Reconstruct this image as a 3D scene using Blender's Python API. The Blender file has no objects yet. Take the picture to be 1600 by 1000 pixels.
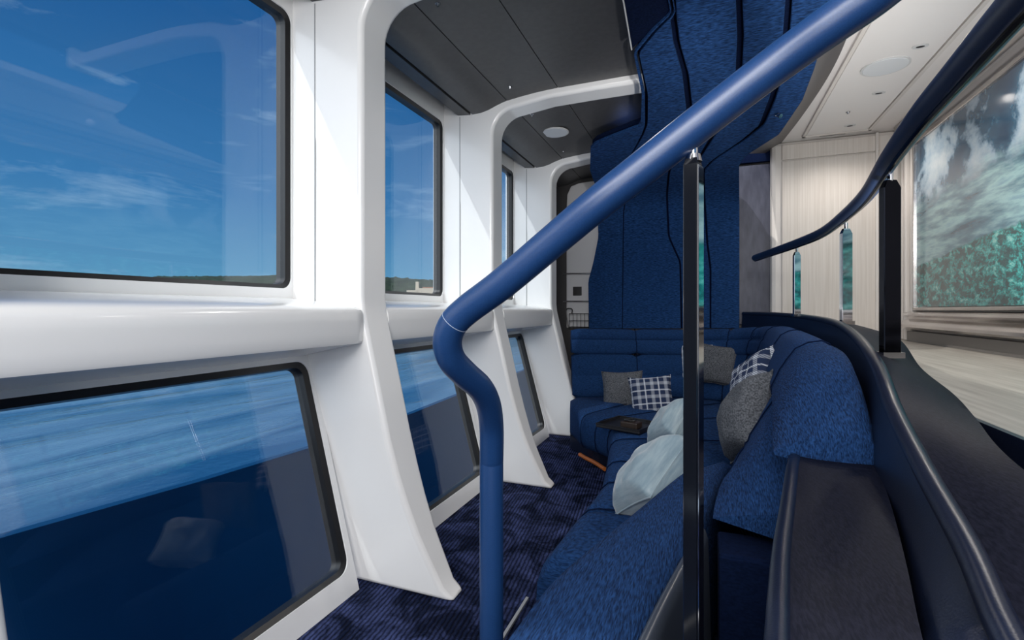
import bpy, bmesh, math, random
from mathutils import Vector, Matrix
from mathutils import noise as mnoise
random.seed(7)
SC = bpy.context.scene
COL = SC.collection
PI = math.pi
EYE = 1.242            # camera height above the sunken lounge floor
FPX = 780.0            # focal length in pixels of a 1600 px wide frame
YAW = math.atan(304/780)

# ------------------------------------------------------------------ camera
cd = bpy.data.cameras.new('camera'); cam = bpy.data.objects.new('camera', cd); COL.objects.link(cam)
cam.location = (0, 0, EYE); cam.rotation_euler = (PI/2, 0, YAW)
cd.sensor_width = 36; cd.lens = FPX/1600*36; cd.shift_y = -16/1600
cd.clip_start = 0.02; cd.clip_end = 9000
SC.camera = cam
SC.view_settings.view_transform = 'Standard'
try: SC.view_settings.look = 'None'
except Exception: pass
SC.view_settings.exposure = 0.12; SC.view_settings.gamma = 1.0
SC.view_settings.use_curve_mapping = False

# ------------------------------------------------------------------ world
SUNV = Vector((-0.44, -0.80, 0.86)).normalized()     # towards the sun
w = bpy.data.worlds.new('World'); SC.world = w; w.use_nodes = True
nt = w.node_tree; N = nt.nodes; Lk = nt.links; N.clear()
out = N.new('ShaderNodeOutputWorld'); bg = N.new('ShaderNodeBackground')
tc = N.new('ShaderNodeTexCoord'); sep = N.new('ShaderNodeSeparateXYZ')
Lk.new(tc.outputs['Generated'], sep.inputs[0])
rmp = N.new('ShaderNodeValToRGB'); Lk.new(sep.outputs['Z'], rmp.inputs[0])
e = rmp.color_ramp.elements
e[0].position = 0.0; e[0].color = (0.17, 0.40, 0.55, 1)
e[1].position = 1.0; e[1].color = (0.02, 0.10, 0.28, 1)
for p, c in ((0.07, (0.115, 0.32, 0.52)), (0.2, (0.05, 0.205, 0.44)), (0.45, (0.018, 0.115, 0.32))):
    x = e.new(p); x.color = (*c, 1)
mp = N.new('ShaderNodeMapping'); mp.inputs['Scale'].default_value = (2.0, 2.6, 11)
mp.inputs['Rotation'].default_value = (0.10, -0.12, 0)
Lk.new(tc.outputs['Generated'], mp.inputs[0])
nz = N.new('ShaderNodeTexNoise'); nz.inputs['Scale'].default_value = 1.6; nz.inputs['Detail'].default_value = 9
nz.inputs['Roughness'].default_value = 0.62; nz.inputs['Distortion'].default_value = 0.5
Lk.new(mp.outputs[0], nz.inputs[0])
cr = N.new('ShaderNodeValToRGB'); Lk.new(nz.outputs[0], cr.inputs[0])
cr.color_ramp.elements[0].position = 0.54; cr.color_ramp.elements[0].color = (0, 0, 0, 1)
cr.color_ramp.elements[1].position = 0.80; cr.color_ramp.elements[1].color = (.55, .55, .55, 1)
mx = N.new('ShaderNodeMixRGB'); Lk.new(cr.outputs[0], mx.inputs[0]); Lk.new(rmp.outputs[0], mx.inputs[1])
mx.inputs[2].default_value = (0.55, 0.72, 0.85, 1)
# haze glow around the sun
dt = N.new('ShaderNodeVectorMath'); dt.operation = 'DOT_PRODUCT'
Lk.new(tc.outputs['Generated'], dt.inputs[0]); dt.inputs[1].default_value = SUNV
gr = N.new('ShaderNodeMapRange'); Lk.new(dt.outputs['Value'], gr.inputs[0])
gr.inputs[1].default_value = 0.45; gr.inputs[2].default_value = 1.0
gp = N.new('ShaderNodeMath'); gp.operation = 'POWER'; Lk.new(gr.outputs[0], gp.inputs[0]); gp.inputs[1].default_value = 1.6
gm = N.new('ShaderNodeMixRGB'); gm.blend_type = 'ADD'; gm.inputs[0].default_value = 1
gs = N.new('ShaderNodeVectorMath'); gs.operation = 'SCALE'; gs.inputs[0].default_value = (3.0, 2.9, 2.75)
Lk.new(gp.outputs[0], gs.inputs['Scale'])
Lk.new(mx.outputs[0], gm.inputs[1]); Lk.new(gs.outputs[0], gm.inputs[2])
Lk.new(gm.outputs[0], bg.inputs[0]); bg.inputs[1].default_value = 1.0
Lk.new(bg.outputs[0], out.inputs[0])

# ------------------------------------------------------------------ lights
def lamp(name, typ, loc, energy, color, rot=None, target=None, **kw):
    l = bpy.data.lights.new(name, typ); l.energy = energy; l.color = color
    for k, v in kw.items(): setattr(l, k, v)
    o = bpy.data.objects.new(name, l); COL.objects.link(o); o.location = loc
    if target is not None:
        o.rotation_euler = (Vector(target)-Vector(loc)).to_track_quat('-Z', 'Y').to_euler()
    return o
lamp('sun', 'SUN', (0, 0, 8), 1.7, (1, .97, .92), target=Vector((0, 0, 8))-SUNV, angle=0.012)
# two added fill lamps behind the camera, then the deck lighting
lamp('rear_fill', 'AREA', (-0.35, -1.0, 2.62), 68, (1, .98, .96), target=(-0.2, 2.0, 1.0), shape='RECTANGLE', size=2.0, size_y=.9)
lamp('low_rear_fill', 'AREA', (0.3, -1.5, 1.75), 36, (1, .99, .98), target=(0.1, 5.0, 2.35), shape='RECTANGLE', size=1.5, size_y=1.5)  # added lamp, lifts the fabric overhead; no doorway is built
for dx, dy in ((1.12, 2.6), (1.12, 3.4), (1.12, 4.75)):
    lamp('deck_downlight', 'SPOT', (dx, dy, 2.80), 26, (1, .94, .88), target=(dx, dy, 0), spot_size=2.6, spot_blend=.7, shadow_soft_size=.03)
lamp('sweep_fill', 'SPOT', (.80, 1.75, 1.06), 120, (1, .98, .96), target=(.05, 3.3, 2.68), spot_size=1.25, spot_blend=.9, shadow_soft_size=.08)  # added spot without a fixture, brightens the fabric sweep
lamp('deck_ceiling_fill', 'SPOT', (1.30, 3.3, 1.05), 30, (1, .96, .93), target=(1.22, 3.5, 2.8), spot_size=2.1, spot_blend=.9, shadow_soft_size=.08)  # added spot without a fixture, brightens the deck ceiling
for dx, dy in ((-.60, 2.5), (-.60, 4.0)):
    lamp('lounge_downlight', 'SPOT', (dx, dy, 2.715), 14, (1, .96, .92), target=(dx, dy, 0), spot_size=2.5, spot_blend=.7, shadow_soft_size=.03)

# ------------------------------------------------------------------ helpers
def pix(px, py, k):
    """world point of image point at range k (metres per pixel of focal length)"""
    u = px-800
    c, s = math.cos(YAW), math.sin(YAW)
    return Vector((k*(-s*FPX+c*u), k*(c*FPX+s*u), EYE+k*(484-py)))
def pixY(px, py, Y):
    u = px-800; return pix(px, py, Y/(math.cos(YAW)*FPX+math.sin(YAW)*u))
def pixZ(px, py, z):
    return pix(px, py, (z-EYE)/(484-py))
def pixX(px, py, X):
    u = px-800; return pix(px, py, X/(-math.sin(YAW)*FPX+math.cos(YAW)*u))

def mesh(name, verts, faces, mat=None, parent=None, smooth=True, angle=0.6):
    me = bpy.data.meshes.new(name); me.from_pydata([tuple(v) for v in verts], [], faces)
    bm = bmesh.new(); bm.from_mesh(me); bmesh.ops.recalc_face_normals(bm, faces=bm.faces[:]); bm.to_mesh(me); bm.free()
    me.update()
    if smooth:
        me.polygons.foreach_set('use_smooth', [True]*len(me.polygons))
        try: me.set_sharp_from_angle(angle=angle)
        except Exception: pass
    o = bpy.data.objects.new(name, me); COL.objects.link(o)
    if mat: me.materials.append(mat)
    if parent: o.parent = parent
    return o
class MB:
    def __init__(s): s.v = []; s.f = []
    def add(s, v, f):
        n = len(s.v); s.v += [Vector(a) for a in v]; s.f += [tuple(i+n for i in q) for q in f]; return s
    def loft(s, rows, closed=False, caps=False, loop=False):
        n = len(rows[0]); v = [p for r in rows for p in r]; f = []
        R = len(rows)
        for i in range(R if loop else R-1):
            for j in range(n if closed else n-1):
                a = i*n+j; b = i*n+(j+1) % n; i2 = (i+1) % R
                f.append((a, b, i2*n+(j+1) % n, i2*n+j))
        if caps: f.append(tuple(range(n))); f.append(tuple((R-1)*n+j for j in range(n)))
        return s.add(v, f)
    def box(s, x0, x1, y0, y1, z0, z1):
        v = [(x, y, z) for x in (x0, x1) for y in (y0, y1) for z in (z0, z1)]
        return s.add(v, [(0, 1, 3, 2), (4, 6, 7, 5), (0, 4, 5, 1), (2, 3, 7, 6), (0, 2, 6, 4), (1, 5, 7, 3)])
    def tube(s, pts, r, seg=16, caps=True):
        rows = []; up = Vector((0.13, 0.21, 1)).normalized(); prev = None
        for i, p in enumerate(pts):
            a = Vector(pts[max(i-1, 0)]); b = Vector(pts[min(i+1, len(pts)-1)])
            t = (b-a).normalized()
            if prev is None: n = t.cross(up).normalized()
            else: n = (prev-t*prev.dot(t)).normalized()
            prev = n; m = t.cross(n); rr = r[i] if isinstance(r, (list, tuple)) else r
            rows.append([Vector(p)+(n*math.cos(q*2*PI/seg)+m*math.sin(q*2*PI/seg))*rr for q in range(seg)])
        return s.loft(rows, closed=True, caps=caps)
    def build(s, name, mat=None, parent=None, bevel=0, segs=2, **kw):
        o = mesh(name, s.v, s.f, mat, parent, **kw)
        if bevel:
            b = o.modifiers.new('bevel', 'BEVEL'); b.width = bevel; b.segments = segs; b.limit_method = 'ANGLE'; b.angle_limit = 0.6
        return o
def cyl(c, axis, r0, r1, h, seg=24):
    c = Vector(c); a = Vector(axis).normalized(); n = a.orthogonal().normalized(); m = a.cross(n)
    rows = [[c+a*t+(n*math.cos(q*2*PI/seg)+m*math.sin(q*2*PI/seg))*rr for q in range(seg)] for t, rr in ((0, r0), (h, r1))]
    return MB().loft(rows, closed=True, caps=True)
def cr_spline(P, n=8):
    P = [Vector(p) for p in P]; Q = [P[0]*2-P[1]]+P+[P[-1]*2-P[-2]]; o = []
    for i in range(1, len(Q)-2):
        for j in range(n):
            t = j/n; a, b, c, d = Q[i-1:i+3]
            o.append(.5*((2*b)+(c-a)*t+(2*a-5*b+4*c-d)*t*t+(3*b-a-3*c+d)*t**3))
    o.append(P[-1]); return o
def resample(P, n):
    P = [Vector(p) for p in P]; L = [0]
    for a, b in zip(P, P[1:]): L.append(L[-1]+(b-a).length)
    o = []; j = 0
    for i in range(n):
        t = L[-1]*i/(n-1)
        while j < len(P)-2 and L[j+1] < t: j += 1
        o.append(P[j].lerp(P[j+1], 0 if L[j+1] == L[j] else min(1, (t-L[j])/(L[j+1]-L[j]))))
    return o
def interp(tab, x):
    if x <= tab[0][0]: return tab[0][1]
    for (a, b), (c, d) in zip(tab, tab[1:]):
        if x <= c: return b+(d-b)*(x-a)/(c-a)
    return tab[-1][1]
def thing(name, label, cat, loc=(0, 0, 0), group=None):
    o = bpy.data.objects.new(name, None); COL.objects.link(o); o.location = loc; o.empty_display_size = .1
    o['label'] = label; o['category'] = cat
    if group: o['group'] = group
    return o
def tag(o, label, cat, group=None):
    o['label'] = label; o['category'] = cat
    if group: o['group'] = group
    return o
def setting(o, label=None, cat='wall'):
    o['kind'] = 'structure'; o['label'] = label; o['category'] = cat
    return o
def rebase(root):
    """children were built in world coordinates: keep them there under a moved Empty"""
    for c in root.children: c.matrix_parent_inverse = Matrix.Translation(-root.location)
def origin(o, p):
    """move a mesh's origin to p without moving the mesh"""
    p = Vector(p); o.data.transform(Matrix.Translation(-p)); o.location = p; return o

# ------------------------------------------------------------------ materials
def mat(name, col, rough=.5, metal=0, spec=.5, coat=0, sheen=0):
    m = bpy.data.materials.new(name); m.use_nodes = True; b = m.node_tree.nodes['Principled BSDF']
    b.inputs['Base Color'].default_value = (*col, 1); b.inputs['Roughness'].default_value = rough
    b.inputs['Metallic'].default_value = metal; b.inputs['Specular IOR Level'].default_value = spec
    b.inputs['Coat Weight'].default_value = coat; b.inputs['Coat Roughness'].default_value = .08
    b.inputs['Sheen Weight'].default_value = sheen
    return m
def noisy(m, c1, c2, scale=(40, 40, 40), detail=4, bump=.3, dist=.002, lo=.35, hi=.65, rough=None, coord='Object', distortion=0):
    nt = m.node_tree; N = nt.nodes; L = nt.links; b = N['Principled BSDF']
    tc = N.new('ShaderNodeTexCoord'); mp = N.new('ShaderNodeMapping'); mp.inputs['Scale'].default_value = scale
    nz = N.new('ShaderNodeTexNoise'); nz.inputs['Scale'].default_value = 1; nz.inputs['Detail'].default_value = detail
    nz.inputs['Distortion'].default_value = distortion
    r = N.new('ShaderNodeValToRGB'); r.color_ramp.elements[0].position = lo; r.color_ramp.elements[1].position = hi
    r.color_ramp.elements[0].color = (*c1, 1); r.color_ramp.elements[1].color = (*c2, 1)
    L.new(tc.outputs[coord], mp.inputs[0]); L.new(mp.outputs[0], nz.inputs[0]); L.new(nz.outputs[0], r.inputs[0])
    L.new(r.outputs[0], b.inputs['Base Color'])
    if bump:
        bp = N.new('ShaderNodeBump'); bp.inputs['Strength'].default_value = bump; bp.inputs['Distance'].default_value = dist
        L.new(nz.outputs[0], bp.inputs['Height']); L.new(bp.outputs[0], b.inputs['Normal'])
    return m
WHITE = mat('white_gelcoat', (.90, .895, .885), .22, spec=.5, coat=.25)
WHITE2 = mat('white_matt', (.80, .80, .80), .45)
SEAMG = mat('seam_grey', (.35, .36, .37), .5)
BLACKG = mat('black_gasket', (.012, .012, .013), .35)
CEILD = noisy(mat('charcoal_panel', (.05, .05, .052), .42), (.060, .060, .062), (.072, .072, .074), (30, 30, 30), bump=.1, dist=.0006)
SLOT = mat('dark_slot', (.006, .006, .007), .8)
FABB = noisy(mat('blue_chenille', (.02, .06, .25), .95, spec=.15), (.0035, .016, .056), (.012, .048, .150), (60, 60, 420), 3, .7, .004, .34, .66)
FABW = noisy(mat('blue_chenille_wall', (.02, .06, .25), .95, spec=.15), (.0035, .016, .056), (.017, .066, .205), (35, 110, 260), 3, .8, .004, .34, .66)
FABN = noisy(mat('blue_chenille_ribbed', (.02, .06, .25), .95, spec=.15), (.003, .014, .050), (.014, .054, .170), (330, 40, 110), 2, 1.0, .006, .33, .68)
NAVYF = noisy(mat('navy_fabric', (.004, .010, .045), .95, spec=.1), (.0012, .005, .022), (.003, .009, .036), (90, 90, 200), bump=.4)
NAVY = noisy(mat('navy_leather', (.01, .013, .03), .33, spec=.4), (.003, .006, .018), (.006, .010, .026), (300, 300, 300), 2, .25, .0008)
NAVY2 = noisy(mat('navy_grained_panel', (.02, .022, .04), .55, spec=.10), (.003, .004, .010), (.009, .010, .020), (260, 60, 260), 3, .35, .001)
RAILM = noisy(mat('blue_leather', (.016, .05, .17), .36, spec=.6), (.008, .038, .125), (.012, .048, .155), (500, 500, 500), 2, .18, .0005)
RAILD = noisy(mat('dark_blue_leather', (.008, .018, .05), .32, spec=.55), (.007, .016, .045), (.010, .022, .06), (500, 500, 500), 2, .2, .0006)
CHROME = mat('chrome', (.62, .62, .64), .06, metal=1)
DKCH = mat('black_polished_post', (.004, .005, .008), .10, spec=.45)
BLKCH = mat('black_chrome', (.012, .013, .018), .12, metal=1)
SILVER = noisy(mat('polished_silver', (.6, .58, .56), .16, metal=1), (.62, .59, .57), (.50, .47, .46), (1.5, 3, 9), 2, 0)
PLAST = mat('pale_plastic', (.62, .62, .62), .5)
BLACK = mat('black_plastic', (.01, .01, .012), .3)
CREAM = mat('cream_lacquer', (.70, .66, .62), .3, coat=.15)
CEILC = mat('warm_white_ceiling', (.82, .79, .77), .5)
FASC = mat('taupe_fascia', (.085, .078, .08), .35)
LEATH = noisy(mat('slate_blue_leather', (.06, .07, .12), .42), (.028, .031, .058), (.055, .060, .095), (25, 25, 6), 6, .3, .001)
WOODC = noisy(mat('pale_grained_veneer', (.6, .56, .5), .42), (.60, .545, .49), (.72, .67, .62), (130, 130, 1.8), 5, .15, .0006, .3, .7)
WOODF = noisy(mat('pale_deck_wood', (.5, .47, .42), .4), (.23, .21, .185), (.36, .34, .305), (45, 2.2, 10), 5, .12, .0006, .3, .7)
GREYC = noisy(mat('grey_linen', (.15, .16, .18), .9), (.030, .034, .041), (.120, .128, .145), (130, 130, 130), 3, .6, .002, .35, .65)
PALEC = noisy(mat('pale_blue_silk', (.36, .5, .58), .42, sheen=.4), (.17, .25, .30), (.27, .35, .39), (10, 10, 70), 4, .35, .002)
ORANGE = mat('orange_leather', (.55, .16, .03), .4)
STONE = mat('castle_stone', (.62, .50, .36), .9)
ROOFM = mat('castle_roof', (.36, .16, .09), .9)
HILLM = noisy(mat('wooded_green', (.03, .06, .02), .95), (.002, .009, .004), (.020, .040, .012), (.16, .16, .3), 6, 0)
DEEPB = mat('deep_blue', (.0, .040, .120), .45, spec=.15)
RED = mat('red_plastic', (.5, .02, .03), .35)

def carpet_mat():
    m = mat('blue_rib_carpet', (.03, .05, .14), .95, spec=.08); nt = m.node_tree; N = nt.nodes; L = nt.links; b = N['Principled BSDF']
    tc = N.new('ShaderNodeTexCoord'); mp = N.new('ShaderNodeMapping'); mp.inputs['Rotation'].default_value = (0, 0, math.radians(-6))
    L.new(tc.outputs['Object'], mp.inputs[0])
    wv = N.new('ShaderNodeTexWave'); wv.bands_direction = 'X'; wv.inputs['Scale'].default_value = 16; wv.inputs['Distortion'].default_value = 2.4
    wv.inputs['Detail'].default_value = 3; wv.inputs['Detail Scale'].default_value = 2.2
    L.new(mp.outputs[0], wv.inputs[0])
    n1 = N.new('ShaderNodeTexNoise'); n1.inputs['Scale'].default_value = 5; n1.inputs['Detail'].default_value = 8; n1.inputs['Roughness'].default_value = .7
    n1.inputs['Distortion'].default_value = 1.2
    L.new(mp.outputs[0], n1.inputs[0])
    r = N.new('ShaderNodeValToRGB'); L.new(n1.outputs[0], r.inputs[0])
    r.color_ramp.elements[0].position = .42; r.color_ramp.elements[0].color = (.006, .011, .036, 1)
    r.color_ramp.elements[1].position = .62; r.color_ramp.elements[1].color = (.062, .084, .215, 1)
    r2 = N.new('ShaderNodeValToRGB'); L.new(wv.outputs[0], r2.inputs[0])
    r2.color_ramp.elements[0].position = .1; r2.color_ramp.elements[0].color = (.28, .28, .3, 1)
    r2.color_ramp.elements[1].position = .55
    mm = N.new('ShaderNodeMixRGB'); mm.blend_type = 'MULTIPLY'; mm.inputs[0].default_value = 1
    L.new(r.outputs[0], mm.inputs[1]); L.new(r2.outputs[0], mm.inputs[2]); L.new(mm.outputs[0], b.inputs['Base Color'])
    bp = N.new('ShaderNodeBump'); bp.inputs['Strength'].default_value = .9; bp.inputs['Distance'].default_value = .008
    ad = N.new('ShaderNodeMath'); L.new(wv.outputs[0], ad.inputs[0]); L.new(n1.outputs[0], ad.inputs[1])
    L.new(ad.outputs[0], bp.inputs['Height']); L.new(bp.outputs[0], b.inputs['Normal'])
    return m
CARPET = carpet_mat()
def glass_mat(tint):
    m = bpy.data.materials.new('tinted_glass'); m.use_nodes = True; nt = m.node_tree; N = nt.nodes; L = nt.links; N.clear()
    o = N.new('ShaderNodeOutputMaterial'); mix = N.new('ShaderNodeMixShader'); t = N.new('ShaderNodeBsdfTransparent'); g = N.new('ShaderNodeBsdfGlossy')
    lw = N.new('ShaderNodeLayerWeight'); lw.inputs[0].default_value = .5
    pw = N.new('ShaderNodeMath'); pw.operation = 'POWER'; pw.inputs[1].default_value = 5; L.new(lw.outputs['Facing'], pw.inputs[0])
    f = N.new('ShaderNodeMath'); f.operation = 'MULTIPLY_ADD'; f.inputs[1].default_value = .96; f.inputs[2].default_value = .04; L.new(pw.outputs[0], f.inputs[0]); g.inputs['Roughness'].default_value = 0.0
    t.inputs[0].default_value = (*tint, 1)
    L.new(f.outputs[0], mix.inputs[0]); L.new(t.outputs[0], mix.inputs[1]); L.new(g.outputs[0], mix.inputs[2]); L.new(mix.outputs[0], o.inputs[0])
    return m
GLASS = glass_mat((.90, .94, .97))
def sea_mat():
    m = mat('sea_water', (.004, .05, .12), .08, spec=.5); nt = m.node_tree; N = nt.nodes; L = nt.links; b = N['Principled BSDF']
    tc = N.new('ShaderNodeTexCoord'); mp = N.new('ShaderNodeMapping'); mp.inputs['Scale'].default_value = (.28, .05, 1)
    mp.inputs['Rotation'].default_value = (0, 0, math.radians(68))
    L.new(tc.outputs['Object'], mp.inputs[0])
    n1 = N.new('ShaderNodeTexNoise'); n1.inputs['Scale'].default_value = 1.0; n1.inputs['Detail'].default_value = 5; n1.inputs['Distortion'].default_value = .6
    L.new(mp.outputs[0], n1.inputs[0])
    n2 = N.new('ShaderNodeTexNoise'); n2.inputs['Scale'].default_value = 3.2; n2.inputs['Detail'].default_value = 4
    L.new(tc.outputs['Object'], n2.inputs[0])
    r = N.new('ShaderNodeValToRGB'); L.new(n1.outputs[0], r.inputs[0])
    r.color_ramp.elements[0].position = .36; r.color_ramp.elements[0].color = (.008, .060, .150, 1)
    r.color_ramp.elements[1].position = .70; r.color_ramp.elements[1].color = (.16, .27, .38, 1)
    L.new(r.outputs[0], b.inputs['Base Color'])
    b1 = N.new('ShaderNodeBump'); b1.inputs['Strength'].default_value = .5; b1.inputs['Distance'].default_value = .5; L.new(n1.outputs[0], b1.inputs['Height'])
    b2 = N.new('ShaderNodeBump'); b2.inputs['Strength'].default_value = .35; b2.inputs['Distance'].default_value = .05; L.new(n2.outputs[0], b2.inputs['Height'])
    L.new(b1.outputs[0], b2.inputs['Normal']); L.new(b2.outputs[0], b.inputs['Normal'])
    return m
def plaid_mat():
    m = mat('navy_white_plaid', (.02, .04, .1), .9); nt = m.node_tree; N = nt.nodes; L = nt.links; b = N['Principled BSDF']
    tc = N.new('ShaderNodeTexCoord'); sp = N.new('ShaderNodeSeparateXYZ'); L.new(tc.outputs['Object'], sp.inputs[0])
    def band(outp, freq, thr, ph=0):
        a = N.new('ShaderNodeMath'); a.operation = 'MULTIPLY_ADD'; a.inputs[1].default_value = freq; a.inputs[2].default_value = ph; L.new(outp, a.inputs[0])
        fr = N.new('ShaderNodeMath'); fr.operation = 'FRACT'; L.new(a.outputs[0], fr.inputs[0])
        lt = N.new('ShaderNodeMath'); lt.operation = 'LESS_THAN'; lt.inputs[1].default_value = thr; L.new(fr.outputs[0], lt.inputs[0]); return lt.outputs[0]
    def add(a, c, op='ADD'):
        n = N.new('ShaderNodeMath'); n.operation = op
        L.new(a, n.inputs[0])
        if isinstance(c, (int, float)): n.inputs[1].default_value = c
        else: L.new(c, n.inputs[1])
        return n.outputs[0]
    d = add(sp.outputs['X'], sp.outputs['Y'])
    tw = band(d, 70, .5)
    bx = band(sp.outputs['X'], 9, .24); by = band(sp.outputs['Y'], 9, .24, .2)
    fx = band(sp.outputs['X'], 9, .10, .45); fy = band(sp.outputs['Y'], 9, .10, .65)
    s = add(add(add(bx, by), .30, 'MULTIPLY'), add(add(fx, fy), .62, 'MULTIPLY')); tws = add(tw, .62, 'MULTIPLY'); tws = add(tws, .38)
    v = add(s, tws, 'MULTIPLY')
    r = N.new('ShaderNodeValToRGB'); L.new(v, r.inputs[0]); r.color_ramp.elements[0].color = (.006, .018, .06, 1)
    r.color_ramp.elements[1].position = .75; r.color_ramp.elements[1].color = (.62, .66, .72, 1)
    L.new(r.outputs[0], b.inputs['Base Color'])
    return m
PLAID = plaid_mat()
def art_mat():
    m = mat('sea_and_cloud_print', (.2, .4, .45), .12, coat=.6); nt = m.node_tree; N = nt.nodes; L = nt.links; b = N['Principled BSDF']
    tc = N.new('ShaderNodeTexCoord'); sp = N.new('ShaderNodeSeparateXYZ'); L.new(tc.outputs['Object'], sp.inputs[0])
    def nzn(scale, mscale, det=8, dis=.8, rough=.6, rot=0):
        mp = N.new('ShaderNodeMapping'); mp.inputs['Scale'].default_value = mscale; mp.inputs['Rotation'].default_value = (rot, 0, 0)
        L.new(tc.outputs['Object'], mp.inputs[0])
        n = N.new('ShaderNodeTexNoise'); n.inputs['Scale'].default_value = scale; n.inputs['Detail'].default_value = det
        n.inputs['Distortion'].default_value = dis; n.inputs['Roughness'].default_value = rough
        L.new(mp.outputs[0], n.inputs[0]); return n
    def ramp(src, stops):
        r = N.new('ShaderNodeValToRGB'); L.new(src, r.inputs[0]); el = r.color_ramp.elements
        el[0].position = stops[0][0]; el[0].color = (*stops[0][1], 1); el[1].position = stops[-1][0]; el[1].color = (*stops[-1][1], 1)
        for p, c in stops[1:-1]: x = el.new(p); x.color = (*c, 1)
        return r.outputs[0]
    cl = ramp(nzn(2.0, (1, .9, 1.0), dis=.1).outputs[0], [(.40, (.010, .045, .095)), (.49, (.03, .10, .17)), (.54, (.30, .42, .52)), (.70, (.62, .68, .70))])
    wv = ramp(nzn(2.6, (1, .5, 3.2), dis=.1, rough=.62, rot=.42).outputs[0], [(.34, (.015, .06, .11)), (.46, (.08, .20, .26)), (.58, (.30, .52, .54)), (.72, (.10, .24, .34))])
    rf = ramp(nzn(9, (1, 1, 1.6), rough=.8, dis=.3).outputs[0], [(.42, (.002, .03, .04)), (.49, (.006, .12, .12)), (.55, (.02, .34, .32)), (.64, (.30, .62, .56))])
    def mixat(a, c, lo, hi, slope, wob):
        # blends by height with a tilted, wobbly border
        y = N.new('ShaderNodeMath'); y.operation = 'MULTIPLY_ADD'; y.inputs[1].default_value = slope; L.new(sp.outputs['Y'], y.inputs[0]); L.new(sp.outputs['Z'], y.inputs[2])
        n = nzn(3, (1, 1, 1), 5); q = N.new('ShaderNodeMath'); q.operation = 'MULTIPLY_ADD'; q.inputs[1].default_value = wob; L.new(n.outputs[0], q.inputs[0]); L.new(y.outputs[0], q.inputs[2])
        mr = N.new('ShaderNodeMapRange'); mr.inputs[1].default_value = lo; mr.inputs[2].default_value = hi; L.new(q.outputs[0], mr.inputs[0])
        mx = N.new('ShaderNodeMixRGB'); L.new(mr.outputs[0], mx.inputs[0]); L.new(a, mx.inputs[1]); L.new(c, mx.inputs[2]); return mx.outputs[0]
    low = mixat(rf, wv, .665, .685, .10, .12)
    c = mixat(low, cl, 1.02, 1.14, .04, .25)
    L.new(c, b.inputs['Base Color']); return m
ART = art_mat()

# ================================================================== THE SETTING
FARY = 5.45
SOFF = [(-0.54, 1.59), (-0.51, 2.04), (-0.49, 2.38), (-0.52, 2.7), (-0.58, 3.15), (-0.65, 3.53), (-0.78, 3.70), (-0.92, 3.83), (-1.10, 4.20)]
# carpet, following the leaning wall foot
floor = MB().box(-1.62, .75, -1.2, FARY+.1, -.06, 0).build('floor', CARPET, smooth=False)
setting(floor, 'deep blue ribbed carpet of the sunken lounge', 'floor')

# white frames (ribs)
inner_px = [(725, 930), (711, 900), (700, 870), (690, 843), (680, 815), (667, 770), (655, 722), (643, 668), (632, 612), (622, 562), (613, 518), (607, 488), (605, 465)]
def rib_profile():
    pts = []
    for px_, py_ in inner_px:
        p = pixY(px_, py_, 1.99); pts.append((p.x, p.z))
    pts[0] = (pts[0][0]+.01, 0.0)
    X0 = pts[-1][0]; pts = [(x, max(z, 0)) for x, z in pts]
    zt = EYE+1.44; r = .17
    for i in range(0, 9):
        a = i/8*PI/2
        pts.append((X0+r-r*math.cos(a), zt-.03-r+r*math.sin(a)))
    for x, z in ((-1.0, zt), (-.7, zt+.004), (-.4, zt+.004), (-.12, zt)): pts.append((x, z))
    outer = [(-.12, zt+.14), (-1.90, zt+.14), (-1.90, EYE+.02), (-1.80, EYE-.24), (-1.52, 0.0)]
    return pts, outer
RPI, RPO = rib_profile()
def make_rib(n, y0, y1):
    prof = RPI+RPO; m = MB(); k = len(prof); ni = len(RPI)
    rows = []
    # foot narrows towards the floor
    def yy(y, z, near): return y+(.075*max(0, 1-z/.7)**1.5 if near else 0)
    v = [(x, yy(y0, z, True), z) for x, z in prof]+[(x, y1, z) for x, z in prof]
    f = [tuple(range(k)), tuple(range(k, 2*k))]+[(i, (i+1) % k, (i+1) % k+k, i+k) for i in range(k)]
    m.add(v, f)
    o = m.build('trim_%d' % n, WHITE, bevel=.022, segs=4, angle=.9)
    setting(o, 'white moulded window frame rib, %s' % ['nearest, at the left edge', 'second from the viewer', 'third from the viewer', 'farthest, beside the dark bulkhead'][n-1], 'frame')
    # fine joint line on its near face
    MB().box(-1.672, -1.666, y0-.0015, y0+.001, EYE-.0, EYE+1.40).build('joint_line', SEAMG, o, smooth=False)
    return o
RIBS = [(.36, .55), (1.80, 1.99), (3.24, 3.43), (4.68, 4.87)]
for i, (a, b) in enumerate(RIBS): make_rib(i+1, a, b)

def rrect(y0, y1, z0, z1, r, n=6):
    o = []
    for cy, cz, a0 in ((y1-r, z1-r, 0), (y0+r, z1-r, 90), (y0+r, z0+r, 180), (y1-r, z0+r, 270)):
        for i in range(n+1):
            a = math.radians(a0+90*i/n); o.append((cy+r*math.cos(a), cz+r*math.sin(a)))
    return o
def upper(y, z, d=0): return Vector((-1.80+d, y, EYE+z))
def lower(y, z, d=0):       # leaning plane of the lower windows
    return Vector((-1.707+(z+.232)*(-.244/.915)+d*.966, y, EYE+z+d*.258))
def outer_match(inner, y0, y1, z0, z1):
    """points on the rectangle matching the rounded opening's points"""
    o = []; n = len(inner)//4
    cs = [(y1, z1), (y0, z1), (y0, z0), (y1, z0)]
    for q in range(4):
        for i in range(n):
            y, z = inner[q*n+i]; Y, Z = cs[q]
            h = n//2
            if i < h: o.append((Y, z) if q in (0, 2) else (y, Z))
            elif i > h: o.append((y, Z) if q in (0, 2) else (Y, z))
            else: o.append((Y, Z))
    return o
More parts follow.
